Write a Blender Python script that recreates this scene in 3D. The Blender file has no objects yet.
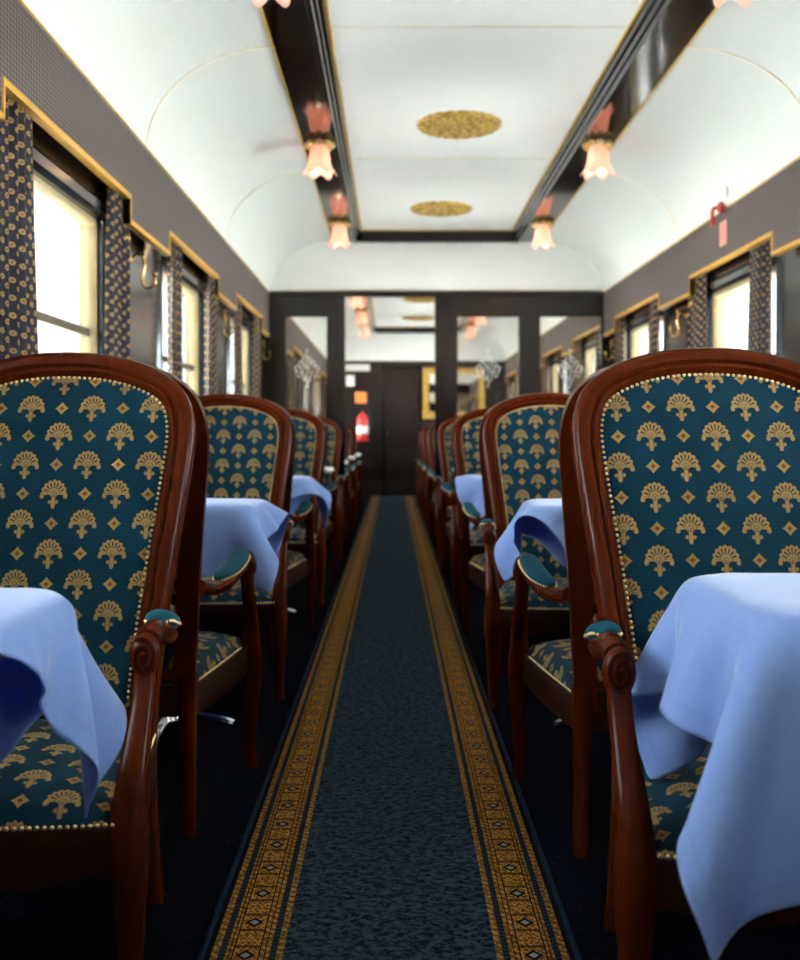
import bpy, bmesh, math, random
import numpy as np
from mathutils import Vector, Matrix

random.seed(7)
sc = bpy.context.scene
COL = sc.collection
PI = math.pi

# ------------------------------------------------------------------ camera, world, exposure
cam_d = bpy.data.cameras.new('camera')
cam = bpy.data.objects.new('camera', cam_d)
COL.objects.link(cam)
cam.location = (0, 0, 0.93)
cam.rotation_euler = (PI / 2, 0, 0)
cam_d.sensor_fit = 'HORIZONTAL'
cam_d.sensor_width = 24
cam_d.lens = 30.0                       # 1000 px focal length on an 800 px wide frame
cam_d.shift_x = 0.00875
cam_d.shift_y = -0.05375
cam_d.clip_start = 0.02
cam_d.clip_end = 800
cam_d.dof.use_dof = True
cam_d.dof.focus_distance = 1.95
cam_d.dof.aperture_fstop = 3.0
sc.camera = cam

SKY = 7.0
w = bpy.data.worlds.new('sky')
sc.world = w
w.use_nodes = True
wn = w.node_tree
wn.nodes.clear()
_o = wn.nodes.new('ShaderNodeOutputWorld')
_b = wn.nodes.new('ShaderNodeBackground')
_b.inputs['Color'].default_value = (0.86, 0.94, 1.0, 1)
_b.inputs['Strength'].default_value = SKY
wn.links.new(_b.outputs[0], _o.inputs[0])

sun_d = bpy.data.lights.new('sun', 'SUN')      # high sun, in line with the train: lights the ground outside
sun_d.energy = 90.0
sun_d.angle = 0.02
sun_d.color = (1.0, 0.97, 0.92)
sun = bpy.data.objects.new('sun', sun_d)
COL.objects.link(sun)
sun.rotation_euler = (math.radians(32), 0, 0)

sc.view_settings.view_transform = 'Standard'
sc.view_settings.look = 'None'
sc.view_settings.gamma = 1.0
sc.view_settings.use_curve_mapping = False
sc.view_settings.exposure = 1.04
sc.cycles.max_bounces = 10
sc.cycles.diffuse_bounces = 6
sc.cycles.glossy_bounces = 4
sc.cycles.transparent_max_bounces = 16
sc.cycles.sample_clamp_indirect = 0.0

# ------------------------------------------------------------------ layout constants (metres; X right, Y away, Z up)
XC = 0.367                 # carriage centre line
HV = 1.417                 # half width to pelmet face
HW = 1.487                 # half width to wall face
BAY = 2.01
YB, YP, YF = -2.9, 8.48, 15.9    # back end, partition, far end
PT = 0.06                  # partition thickness
ZC = 2.15                  # cornice
ZBEAM = 2.585
ZPANEL = 2.67
WC = [3.345 + BAY * k for k in range(-3, 3)]            # window centres, front saloon
WC2 = [9.22 + 1.99 * k for k in range(4)]               # second saloon
ZT = 0.72                  # table top

# ------------------------------------------------------------------ node expression helper
class X:
    def __init__(s, nt, sock):
        s.nt, s.k = nt, sock
    def _m(s, op, *a):
        n = s.nt.nodes.new('ShaderNodeMath')
        n.operation = op
        for i, v in enumerate((s,) + a):
            if isinstance(v, X):
                s.nt.links.new(v.k, n.inputs[i])
            else:
                n.inputs[i].default_value = v
        return X(s.nt, n.outputs[0])
    def __add__(s, o): return s._m('ADD', o)
    __radd__ = __add__
    def __sub__(s, o): return s._m('SUBTRACT', o)
    def __rsub__(s, o): return (s * -1.0) + o
    def __mul__(s, o): return s._m('MULTIPLY', o)
    __rmul__ = __mul__
    def __truediv__(s, o): return s._m('DIVIDE', o)
    def abs(s): return s._m('ABSOLUTE')
    def sqrt(s): return s._m('SQRT')
    def sin(s): return s._m('SINE')
    def cos(s): return s._m('COSINE')
    def floor(s): return s._m('FLOOR')
    def fract(s): return s._m('FRACT')
    def mod(s, v): return s._m('FLOORED_MODULO', v)
    def pow(s, v): return s._m('POWER', v)
    def atan2(s, o): return s._m('ARCTAN2', o)
    def min(s, o): return s._m('MINIMUM', o)
    def max(s, o): return s._m('MAXIMUM', o)
    def lt(s, o): return s._m('LESS_THAN', o)
    def gt(s, o): return s._m('GREATER_THAN', o)
    def band(s, lo, hi): return s.gt(lo) * s.lt(hi)
    def soft(s, e):      # 1 where s < 0, smooth over e
        n = s.nt.nodes.new('ShaderNodeMapRange')
        n.interpolation_type = 'SMOOTHSTEP'
        s.nt.links.new(s.k, n.inputs['Value'])
        n.inputs['From Min'].default_value = -e
        n.inputs['From Max'].default_value = e
        n.inputs['To Min'].default_value = 1
        n.inputs['To Max'].default_value = 0
        return X(s.nt, n.outputs[0])

class Mat:
    def __init__(s, name):
        s.m = bpy.data.materials.new(name)
        s.m.use_nodes = True
        s.nt = s.m.node_tree
        s.b = s.nt.nodes['Principled BSDF']
        s.out = s.nt.nodes['Material Output']
    def set(s, color=None, rough=None, metal=None, coat=None, spec=None, sheen=None, emis=None, es=None, trans=None):
        b = s.b.inputs
        if color is not None: b['Base Color'].default_value = (*color, 1)
        if rough is not None: b['Roughness'].default_value = rough
        if metal is not None: b['Metallic'].default_value = metal
        if coat is not None:
            b['Coat Weight'].default_value = coat
            b['Coat Roughness'].default_value = 0.12
        if spec is not None: b['Specular IOR Level'].default_value = spec
        if sheen is not None:
            b['Sheen Weight'].default_value = sheen
            b['Sheen Roughness'].default_value = 0.4
        if emis is not None: b['Emission Color'].default_value = (*emis, 1)
        if es is not None: b['Emission Strength'].default_value = es
        return s
    def coords(s, which='Object'):
        n = s.nt.nodes.new('ShaderNodeTexCoord')
        return s.sep(n.outputs[which]), n.outputs[which]
    def uv(s):
        n = s.nt.nodes.new('ShaderNodeUVMap')
        return s.sep(n.outputs[0]), n.outputs[0]
    def pos(s):
        n = s.nt.nodes.new('ShaderNodeNewGeometry')
        return s.sep(n.outputs['Position']), n.outputs['Position']
    def sep(s, sock):
        n = s.nt.nodes.new('ShaderNodeSeparateXYZ')
        s.nt.links.new(sock, n.inputs[0])
        return [X(s.nt, n.outputs[i]) for i in range(3)]
    def vec(s, x, y, z=0.0):
        n = s.nt.nodes.new('ShaderNodeCombineXYZ')
        for i, v in enumerate((x, y, z)):
            if isinstance(v, X): s.nt.links.new(v.k, n.inputs[i])
            else: n.inputs[i].default_value = v
        return n.outputs[0]
    def noise(s, vec, scale, detail=3, rough=0.55, dist=0.0):
        n = s.nt.nodes.new('ShaderNodeTexNoise')
        s.nt.links.new(vec, n.inputs['Vector'])
        n.inputs['Scale'].default_value = scale
        n.inputs['Detail'].default_value = detail
        n.inputs['Roughness'].default_value = rough
        n.inputs['Distortion'].default_value = dist
        return X(s.nt, n.outputs[0])
    def rgb(s, c):
        n = s.nt.nodes.new('ShaderNodeRGB')
        n.outputs[0].default_value = (*c, 1)
        return n.outputs[0]
    def mix(s, f, a, b):
        n = s.nt.nodes.new('ShaderNodeMix')
        n.data_type = 'RGBA'
        fi = n.inputs[0]; ai = n.inputs[6]; bi = n.inputs[7]
        if isinstance(f, X): s.nt.links.new(f.k, fi)
        else: fi.default_value = f
        for sk, v in ((ai, a), (bi, b)):
            if isinstance(v, tuple): sk.default_value = (*v, 1)
            else: s.nt.links.new(v, sk)
        return n.outputs[2]
    def color(s, sock):
        s.nt.links.new(sock, s.b.inputs['Base Color'])
        return s
    def roughness(s, x):
        s.nt.links.new(x.k, s.b.inputs['Roughness'])
        return s
    def bump(s, h, strength=0.3, dist=0.002):
        n = s.nt.nodes.new('ShaderNodeBump')
        s.nt.links.new(h.k, n.inputs['Height'])
        n.inputs['Strength'].default_value = strength
        n.inputs['Distance'].default_value = dist
        s.nt.links.new(n.outputs[0], s.b.inputs['Normal'])
        return s

M = {}
def plain(name, **k):
    M[name] = Mat(name).set(**k).m
    return M[name]

# --- woods
def wood(name, dark, light, rough, coat, axis=2, spec=0.5):
    m = Mat(name).set(rough=rough, coat=coat, spec=spec)
    (x, y, z), v = m.coords('Object')
    st = m.vec(*[c * (3.0 if i == axis else 20.0) for i, c in enumerate((x, y, z))])
    n = m.noise(st, 2.2, 5, 0.6, 0.6)
    m.color(m.mix(n._m('SMOOTH_MIN', 1.0, 0.1), dark, light))
    m.bump(n, 0.02, 0.0006)
    M[name] = m.m
wood('mahogany', (0.038, 0.0050, 0.0007), (0.105, 0.0160, 0.0022), 0.25, 0.0, 2, 0.13)
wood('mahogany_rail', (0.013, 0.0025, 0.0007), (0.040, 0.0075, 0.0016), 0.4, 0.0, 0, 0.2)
wood('dark_wood', (0.004, 0.0025, 0.002), (0.013, 0.006, 0.0045), 0.25, 0.2)
wood('beam_wood', (0.003, 0.002, 0.0015), (0.009, 0.005, 0.004), 0.10, 0.10, 1, 0.4)
wood('pier_wood', (0.005, 0.0025, 0.002), (0.016, 0.008, 0.006), 0.2, 0.3)
wood('door_wood', (0.006, 0.0025, 0.0018), (0.015, 0.0065, 0.0045), 0.35, 0.1)
plain('frame_black', color=(0.010, 0.010, 0.013), rough=0.2, coat=0.3)
plain('sash_cream', color=(0.36, 0.29, 0.15), rough=0.4)
plain('sash_bronze', color=(0.10, 0.075, 0.045), rough=0.35)
plain('brass', color=(0.78, 0.52, 0.17), rough=0.22, metal=1.0)
plain('nail_brass', color=(0.80, 0.58, 0.26), rough=0.3, metal=1.0)
plain('chrome', color=(0.75, 0.76, 0.78), rough=0.12, metal=1.0)
plain('white_paint', color=(0.87, 0.895, 0.87), rough=0.45)
plain('cove_dimmed_white', color=(0.63, 0.67, 0.645), rough=0.45)  # ceiling white greyed: dimmer light put into the colour of the over-bright coves
plain('gold_line', color=(0.62, 0.40, 0.08), rough=0.5)
plain('rib_gold', color=(0.80, 0.75, 0.62), rough=0.5)
plain('teal_pad', color=(0.001, 0.062, 0.092), rough=0.8, spec=0.15)
plain('table_white', color=(0.80, 0.80, 0.78), rough=0.4)
plain('blue_binding', color=(0.004, 0.018, 0.042), rough=0.95, spec=0.1)
plain('red_paint', color=(0.55, 0.02, 0.015), rough=0.3, coat=0.4)
plain('orange_sign', color=(0.80, 0.22, 0.05), rough=0.5)
plain('pink_sign', color=(0.62, 0.26, 0.20), rough=0.5)
plain('white_plastic', color=(0.80, 0.80, 0.78), rough=0.35)
plain('black_rubber', color=(0.01, 0.01, 0.01), rough=0.5)
plain('ground', color=(0.66, 0.67, 0.66), rough=0.9)
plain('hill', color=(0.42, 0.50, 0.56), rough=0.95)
plain('mirror_glass', color=(0.85, 0.86, 0.85), rough=0.03, metal=1.0)

def braid():
    m = Mat('gold_braid').set(rough=0.5)
    (x, y, z), v = m.coords('Object')
    n = ((y + z) * 900.0).sin() * 0.5 + 0.5
    m.color(m.mix(n, (0.38, 0.17, 0.012), (0.74, 0.40, 0.045)))
    m.bump(n, 0.4, 0.001)
    M['gold_braid'] = m.m
braid()

def gilt():
    m = Mat('gilt').set(rough=0.45, metal=0.35)
    (x, y, z), v = m.coords('Object')
    n = m.noise(v, 38, 4)
    m.color(m.mix((0.5 - n).soft(0.16), (0.32, 0.19, 0.035), (0.74, 0.50, 0.13)))
    m.bump(n, 0.6, 0.004)
    M['gilt'] = m.m
gilt()

# --- upholstery: palmettes and lozenges woven in gold on teal; UV in metres
def upholstery():
    m = Mat('palmette_fabric').set(rough=0.75, sheen=0.03, spec=0.12)
    (u, v, _), uvs = m.uv()
    U = u / 0.127
    V = (v + 0.051) / 0.122
    row = (V * 2.0 + 0.5).floor()
    vr = V - row * 0.5
    U2 = U + row.mod(2.0) * 0.5
    fu = (U2 + 0.5).fract() - 0.5
    fd = U2.fract() - 0.5
    # palmette in units of its half width
    x = fu * (0.127 / 0.0285)
    y = vr * (0.122 / 0.0305)
    yy = (y + 0.02) * 0.96
    ax = x.abs()
    r = (x * x + yy * yy).sqrt()
    th = x.atan2(yy)
    ath = th.abs()
    scal = (th * 8.0).cos().abs()
    def disc(px, py, rad):
        return (((ax - px) * (ax - px) + (y - py) * (y - py)).sqrt() - rad).soft(0.05)
    fan = (r - (0.83 + scal * 0.12)).soft(0.04) * (ath - 1.66).soft(0.05)
    dots = disc(0.84, -0.17, 0.15)
    neck = (ax - 0.13).soft(0.05) * (y - 0.05).soft(0.03) * ((y + 0.92) * -1.0).soft(0.05)
    tre = disc(0.25, -0.56, 0.12).max(disc(0.0, -0.72, 0.16))
    flare = (ax - (y + 0.36) * 1.05).soft(0.05) * (y - 0.02).soft(0.03) * ((y + 0.36) * -1.0).soft(0.04)
    foot = (ax * 1.3 + (y + 0.92).abs() - 0.17).soft(0.05)
    palm = fan.max(dots).max(neck).max(tre).max(foot).max(flare)
    inband = (0.47 - r).soft(0.03) * (r - 0.75).soft(0.03) * (ath - 1.50).soft(0.05)
    wedge = (0.10 - (th * 16.0).cos()).soft(0.35) * inband
    ring2 = ((r - 0.42).abs() - 0.035).soft(0.03) * (ath - 1.55).soft(0.05)
    ring3 = ((r - 0.20).abs() - 0.03).soft(0.03)
    heart = (ax * 1.8 + (y + 0.10).abs() - 0.20).soft(0.05)
    shade = (wedge * 0.95).max(ring2 * 0.7).max(ring3 * 0.6).max(heart * 0.5)
    thread = m.noise(uvs, 420, 2)
    gold = m.mix(thread, (0.20, 0.105, 0.028), (0.40, 0.245, 0.085))
    gold = m.mix(shade, gold, (0.030, 0.036, 0.036))
    # lozenge
    dx = (fd * (0.127 / 0.0145)).abs()
    dy = (vr * (0.122 / 0.0145)).abs()
    dia = (dx.pow(0.85) + dy.pow(0.85) - 1.0).soft(0.07)
    core = (dx + dy - 0.36).soft(0.08)
    dgold = m.mix(core, (0.30, 0.175, 0.045), (0.16, 0.04, 0.015))
    # ground
    lat = (((u + v * 0.7) * 560.0).sin() * ((u - v * 0.7) * 560.0).sin()) * 0.35 + 0.5
    nz = m.noise(uvs, 900, 2)
    bg = m.mix(lat, (0.0003, 0.019, 0.034), (0.0007, 0.038, 0.060))
    bg = m.mix(nz * 0.5, bg, (0.0007, 0.022, 0.040))
    c = m.mix(dia, bg, dgold)
    c = m.mix(palm, c, gold)
    m.color(c)
    m.bump(palm.max(dia) * 0.6 + nz * 0.5, 0.25, 0.0012)
    M['palmette_fabric'] = m.m
upholstery()

# --- curtain: small gold teardrops on navy
def curtain_mat():
    m = Mat('curtain_fabric').set(rough=0.75, sheen=0.2)
    (u, v, _), uvs = m.uv()
    U = u / 0.040
    V = v / 0.050
    row = (V * 2.0 + 0.5).floor()
    vr = V - row * 0.5
    fu = (U + row.mod(2.0) * 0.5 + 0.5).fract() - 0.5
    a = fu * 0.040 / 0.0092
    b = vr * 0.050 / 0.0088
    q = a + b * 0.12
    d = (q * q + b * b).sqrt()
    dot = (d - 0.95).soft(0.12)
    core = (d - 0.35).soft(0.12)
    g = m.mix(core, (0.42, 0.25, 0.07), (0.16, 0.06, 0.03))
    nz = m.noise(uvs, 500, 2)
    bg = m.mix(nz, (0.010, 0.012, 0.026), (0.026, 0.024, 0.042))
    col = m.mix(dot, bg, g)
    m.color(col)
    # daylight glows faintly through the cloth
    tr = m.nt.nodes.new('ShaderNodeBsdfTranslucent')
    m.nt.links.new(col, tr.inputs[0])
    mx = m.nt.nodes.new('ShaderNodeMixShader')
    mx.inputs[0].default_value = 0.30
    m.nt.links.new(m.b.outputs[0], mx.inputs[1])
    m.nt.links.new(tr.outputs[0], mx.inputs[2])
    m.nt.links.new(mx.outputs[0], m.out.inputs[0])
    M['curtain_fabric'] = m.m
curtain_mat()

def pelmet_mat():
    m = Mat('pelmet_fabric').set(rough=0.7)
    (x, y, z), v = m.pos()
    a = ((y / 0.045 + z / 0.030) * (2 * PI)).sin()
    b = ((y / 0.045 - z / 0.030) * (2 * PI)).sin()
    t = (a * b) * 0.5 + 0.5
    t = (t - 0.52).soft(0.22)
    m.color(m.mix(t, (0.130, 0.100, 0.086), (0.030, 0.024, 0.030)))
    m.bump(t, 0.2, 0.001)
    M['pelmet_fabric'] = m.m
pelmet_mat()

def cloth_mat():
    m = Mat('tablecloth_blue').set(rough=0.75, sheen=0.7, spec=0.25)
    m.b.inputs['Sheen Roughness'].default_value = 0.27
    (u, v, _), uvs = m.uv()
    nz = m.noise(uvs, 60, 3)
    weave = ((u * 2600.0).sin() * (v * 2600.0).sin()) * 0.5 + 0.5
    edge = (u - 0.5).abs().max((v - 0.5).abs())
    hem = (edge.gt(0.470) * edge.lt(0.4745))
    c = m.mix(nz, (0.23, 0.365, 0.75), (0.28, 0.415, 0.79))
    c = m.mix(hem * 0.35, c, (0.22, 0.32, 0.66))
    m.color(c)
    fine = m.noise(uvs, 420, 2)
    m.bump(fine + weave * 0.3, 0.18, 0.001)
    tr = m.nt.nodes.new('ShaderNodeBsdfTranslucent')
    tr.inputs[0].default_value = (0.06, 0.16, 0.75, 1)
    mx = m.nt.nodes.new('ShaderNodeMixShader')
    mx.inputs[0].default_value = 0.16
    m.nt.links.new(m.b.outputs[0], mx.inputs[1])
    m.nt.links.new(tr.outputs[0], mx.inputs[2])
    m.nt.links.new(mx.outputs[0], m.out.inputs[0])
    M['tablecloth_blue'] = m.m
cloth_mat()

def floor_mat():
    m = Mat('navy_carpet').set(rough=1.0, spec=0.03)
    (x, y, z), v = m.pos()
    n = m.noise(v, 260, 2)
    sp = m.noise(v, 75, 1).gt(0.70)
    c = m.mix(n, (0.0010, 0.0016, 0.0038), (0.0024, 0.0038, 0.0085))
    c = m.mix(sp * 0.6, c, (0.030, 0.034, 0.052))
    m.color(c)
    m.bump(n, 0.5, 0.003)
    M['navy_carpet'] = m.m
floor_mat()

def runner_mat():
    m = Mat('runner_carpet').set(rough=1.0, spec=0.03)
    (x, y, z), v = m.pos()
    n = m.noise(v, 330, 2)
    xc = -0.006
    e = (x - xc).abs()                   # distance from the runner's middle
    s = (0.318 - e) / 0.128              # 0 outer gold .. 1 inner gold
    mott = m.noise(m.vec(x * 52.0, y * 78.0, 0.0), 1.0, 4, 0.7, 0.7)
    mott2 = (mott - 0.5).soft(0.10)
    ctr = m.mix(mott2, (0.038, 0.066, 0.094), (0.003, 0.0085, 0.0165))
    ctr = m.mix(n * 0.45, ctr, (0.011, 0.020, 0.030))
    nb_ = m.noise(v, 120, 3)
    gold = m.mix((nb_ - 0.5).soft(0.12), (0.44, 0.215, 0.040), (0.13, 0.055, 0.012))
    rust = m.mix(n, (0.035, 0.015, 0.006), (0.10, 0.045, 0.014))
    navy = m.mix(((y * 480.0).sin() * 0.5 + 0.5), (0.006, 0.012, 0.022), (0.016, 0.034, 0.052))
    blk = m.rgb((0.006, 0.006, 0.008))
    # main band: boxes of 6 cm, alternately lozenge and little rosettes
    Y = y / 0.1205
    cell = (Y * 2.0).fract() - 0.5
    par = (Y * 2.0).floor().mod(2.0)
    t = (s - 0.48) / 0.34                # -0.5..0.5 over the band
    loz = (t.abs() * 2.3 + cell.abs() * 3.0 - 0.95).soft(0.06) * par
    loz_in = (t.abs() * 2.3 + cell.abs() * 3.0 - 0.48).soft(0.06) * par
    flk = ((t * 26.0).cos() * (cell * 22.0).cos()).gt(0.30) * (t.abs().lt(0.44))
    sep_ = cell.abs().gt(0.425)
    main = m.mix(flk * 0.75, gold, rust)
    main = m.mix(loz, main, blk)
    main = m.mix(loz_in, main, (0.16, 0.19, 0.24))
    main = m.mix(sep_ * 0.85, main, (0.035, 0.018, 0.010))
    goldline = m.mix(((y * 300.0 + x * 200.0).sin() * 0.5 + 0.5) * 0.7, gold, rust)
    c = m.mix(s.lt(1.0), ctr, goldline)
    c = m.mix(s.band(0.81, 0.905), c, navy)
    c = m.mix(s.band(0.655, 0.675), c, blk)
    c = m.mix(s.band(0.735, 0.75), c, blk)
    c = m.mix(s.band(0.31, 0.655), c, main)
    c = m.mix(s.band(0.29, 0.31), c, blk)
    c = m.mix(s.band(0.235, 0.25), c, blk)
    c = m.mix(s.band(0.10, 0.195), c, navy)
    c = m.mix(s.lt(0.0), c, blk)
    m.color(c)
    m.bump(n, 0.6, 0.003)
    M['runner_carpet'] = m.m
runner_mat()

def pane_mat(name, tint, refl):
    m = Mat(name)
    nt = m.nt
    nt.nodes.remove(m.b)
    t = nt.nodes.new('ShaderNodeBsdfTransparent')
    t.inputs[0].default_value = (*tint, 1)
    g = nt.nodes.new('ShaderNodeBsdfGlossy')
    g.inputs['Roughness'].default_value = 0.02
    f = nt.nodes.new('ShaderNodeFresnel')
    f.inputs[0].default_value = 1.5
    k = nt.nodes.new('ShaderNodeMath'); k.operation = 'MULTIPLY'
    k.inputs[1].default_value = refl
    nt.links.new(f.outputs[0], k.inputs[0])
    x = nt.nodes.new('ShaderNodeMixShader')
    nt.links.new(k.outputs[0], x.inputs[0])
    nt.links.new(t.outputs[0], x.inputs[1])
    nt.links.new(g.outputs[0], x.inputs[2])
    nt.links.new(x.outputs[0], m.out.inputs[0])
    M[name] = m.m
pane_mat('window_glass', (0.97, 0.985, 0.98), 0.9)
pane_mat('partition_glass', (0.90, 0.89, 0.87), 0.8)
def etched_mat():
    m = Mat('etched').set(color=(0.85, 0.87, 0.87), rough=0.9)
    tr = m.nt.nodes.new('ShaderNodeBsdfTranslucent')
    tr.inputs[0].default_value = (0.97, 0.98, 0.98, 1)
    mx = m.nt.nodes.new('ShaderNodeMixShader')
    mx.inputs[0].default_value = 0.6
    m.nt.links.new(m.b.outputs[0], mx.inputs[1])
    m.nt.links.new(tr.outputs[0], mx.inputs[2])
    m.nt.links.new(mx.outputs[0], m.out.inputs[0])
    M['etched'] = m.m
etched_mat()

def shade_mat():
    m = Mat('tulip_glass').set(color=(0.85, 0.60, 0.55), rough=0.35, emis=(1.0, 0.50, 0.36), es=0.16)
    tr = m.nt.nodes.new('ShaderNodeBsdfTranslucent')
    tr.inputs[0].default_value = (0.90, 0.62, 0.56, 1)
    mx = m.nt.nodes.new('ShaderNodeMixShader')
    mx.inputs[0].default_value = 0.5
    m.nt.links.new(m.b.outputs[0], mx.inputs[1])
    m.nt.links.new(tr.outputs[0], mx.inputs[2])
    m.nt.links.new(mx.outputs[0], m.out.inputs[0])
    M['tulip_glass'] = m.m
shade_mat()
plain('bulb_glow', color=(1, 0.9, 0.7), emis=(1.0, 0.80, 0.55), es=2.2)
plain('crystal', color=(0.62, 0.50, 0.20), rough=0.2, spec=0.9)

# ------------------------------------------------------------------ mesh helpers
def mesh_obj(name, verts, faces, mat, parent=None, smooth=35, uvs=None, loc=None):
    me = bpy.data.meshes.new(name)
    me.from_pydata([tuple(v) for v in verts], [], faces)
    me.validate()
    if uvs is not None:
        ul = me.uv_layers.new(name='UVMap')
        li = np.zeros(len(me.loops), dtype=np.int32)
        me.loops.foreach_get('vertex_index', li)
        ul.data.foreach_set('uv', np.asarray(uvs, dtype=np.float32)[li].ravel())
    if mat is not None:
        me.materials.append(M[mat])
    if smooth:
        me.polygons.foreach_set('use_smooth', [True] * len(me.polygons))
        me.set_sharp_from_angle(angle=math.radians(smooth))
    o = bpy.data.objects.new(name, me)
    COL.objects.link(o)
    if parent is not None: o.parent = parent
    if loc is not None: o.location = loc
    return o

class MB:
    def __init__(s): s.v, s.f = [], []
    def add(s, vs, fs):
        k = len(s.v)
        s.v += [tuple(p) for p in vs]
        s.f += [tuple(i + k for i in f) for f in fs]
        return s
    def box(s, x0, x1, y0, y1, z0, z1):
        vs = [(x, y, z) for z in (z0, z1) for y in (y0, y1) for x in (x0, x1)]
        return s.add(vs, [(0, 2, 3, 1), (4, 5, 7, 6), (0, 1, 5, 4), (2, 6, 7, 3), (0, 4, 6, 2), (1, 3, 7, 5)])
    def ell(s, c, r, nu=10, nv=6):
        vs, fs = [(c[0], c[1], c[2] - r[2])], []
        for j in range(1, nv):
            a = -PI / 2 + PI * j / nv
            for i in range(nu):
                b = 2 * PI * i / nu
                vs.append((c[0] + r[0] * math.cos(a) * math.cos(b), c[1] + r[1] * math.cos(a) * math.sin(b), c[2] + r[2] * math.sin(a)))
        vs.append((c[0], c[1], c[2] + r[2]))
        for i in range(nu):
            fs.append((0, 1 + (i + 1) % nu, 1 + i))
            for j in range(nv - 2):
                p = 1 + j * nu
                fs.append((p + i, p + (i + 1) % nu, p + nu + (i + 1) % nu, p + nu + i))
            p = 1 + (nv - 2) * nu
            fs.append((p + i, p + (i + 1) % nu, len(vs) - 1))
        return s.add(vs, fs)
    def lathe(s, c, prof, n=24, axis=2, mod=None):
        vs, fs = [], []
        for k, (r, h) in enumerate(prof):
            for i in range(n):
                a = 2 * PI * i / n
                rr, hh = (r, h) if mod is None else mod(r, h, a, k)
                p = [rr * math.cos(a), rr * math.sin(a), hh]
                if axis == 1: p = [p[0], p[2], p[1]]
                if axis == 0: p = [p[2], p[0], p[1]]
                vs.append((c[0] + p[0], c[1] + p[1], c[2] + p[2]))
        for k in range(len(prof) - 1):
            for i in range(n):
                j = (i + 1) % n
                fs.append((k * n + i, k * n + j, (k + 1) * n + j, (k + 1) * n + i))
        return s.add(vs, fs)
    def sweep(s, path, prof, frames=None, scale=None, cap=True, up=(0, 0, 1)):
        path = [Vector(p) for p in path]
        n, m = len(path), len(prof)
        vs, fs = [], []
        for i, p in enumerate(path):
            if frames: N, B = frames[i]
            else:
                T = (path[min(i + 1, n - 1)] - path[max(i - 1, 0)]).normalized()
                N = Vector(up).cross(T)
                if N.length < 1e-4: N = Vector((1, 0, 0))
                N.normalize(); B = T.cross(N)
            sx, sy = (1, 1) if scale is None else (scale[i] if isinstance(scale[i], tuple) else (scale[i], scale[i]))
            for a, b in prof: vs.append(p + N * (a * sx) + B * (b * sy))
        for i in range(n - 1):
            for j in range(m):
                k = (j + 1) % m
                fs.append((i * m + j, i * m + k, (i + 1) * m + k, (i + 1) * m + j))
        if cap:
            fs.append(tuple(range(m - 1, -1, -1)))
            fs.append(tuple((n - 1) * m + j for j in range(m)))
        return s.add(vs, fs)
    def build(s, name, mat, parent=None, smooth=35, uvs=None):
        o = mesh_obj(name, s.v, s.f, mat, parent, smooth, uvs)
        bm = bmesh.new(); bm.from_mesh(o.data)
        bmesh.ops.recalc_face_normals(bm, faces=bm.faces)
        bm.to_mesh(o.data); bm.free()
        return o

def circ(n, r=1.0, q=1.0):
    out = []
    for i in range(n):
        a = 2 * PI * i / n
        c, s_ = math.cos(a), math.sin(a)
        out.append((r * math.copysign(abs(c) ** q, c), r * math.copysign(abs(s_) ** q, s_)))
    return out

def spline(pts, n):
    """Catmull-Rom through pts (tuples of any length), n samples per span."""
    P = [np.array(p, float) for p in pts]
    P = [2 * P[0] - P[1]] + P + [2 * P[-1] - P[-2]]
    out = []
    for i in range(1, len(P) - 2):
        for k in range(n):
            t = k / n
            a, b, c, d = P[i - 1], P[i], P[i + 1], P[i + 2]
            out.append(0.5 * ((2 * b) + (c - a) * t + (2 * a - 5 * b + 4 * c - d) * t * t + (3 * b - a - 3 * c + d) * t ** 3))
    out.append(P[-2])
    return out

def empty(name, loc=(0, 0, 0), rz=0.0):
    o = bpy.data.objects.new(name, None)
    o.empty_display_size = 0.1
    COL.objects.link(o)
    o.location = loc
    o.rotation_euler = (0, 0, rz)
    return o
def tag(o, label=None, cat=None, group=None, kind=None):
    if label: o['label'] = label
    if cat: o['category'] = cat
    if group: o['group'] = group
    if kind: o['kind'] = kind
    return o
def copy_tree(o, parent=None):
    c = o.copy()
    COL.objects.link(c)
    c.parent = parent
    for ch in o.children:
        copy_tree(ch, c)
    return c
def struct(o):
    o['kind'] = 'structure'
    return o

# ------------------------------------------------------------------ shell: floor, walls, windows
mb = MB().box(XC - HW - 0.12, XC + HW + 0.12, YB, YF, -0.12, 0.0)
struct(mb.build('floor', 'navy_carpet', smooth=0))

OPEN_H = 0.60          # window opening half length
ZS, ZW = 0.74, 1.84    # sill, window head
def side_wall(name, sgn):
    mb = MB()
    xi = XC + sgn * HW
    xo = XC + sgn * (HW + 0.11)
    a, b = min(xi, xo), max(xi, xo)
    mb.box(a, b, YB, YF, 0.0, ZS)
    mb.box(a, b, YB, YF, ZW, 2.30)
    ys = [YB]
    for c in WC + WC2: ys += [c - OPEN_H, c + OPEN_H]
    ys.append(YF)
    for i in range(0, len(ys), 2):
        mb.box(a, b, ys[i], ys[i + 1], ZS, ZW)
    return struct(mb.build(name, 'pier_wood', smooth=0))
side_wall('wall_left', -1)
side_wall('wall_right', 1)
# raised fillets on the piers
def ring(mb, x0, x1, y0, y1, z0, z1, t, tz=None):
    tz = tz or t
    mb.box(x0, x1, y0, y0 + t, z0, z1)
    mb.box(x0, x1, y1 - t, y1, z0, z1)
    mb.box(x0, x1, y0 + t, y1 - t, z0, z0 + tz)
    mb.box(x0, x1, y0 + t, y1 - t, z1 - tz, z1)
    return mb

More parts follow.
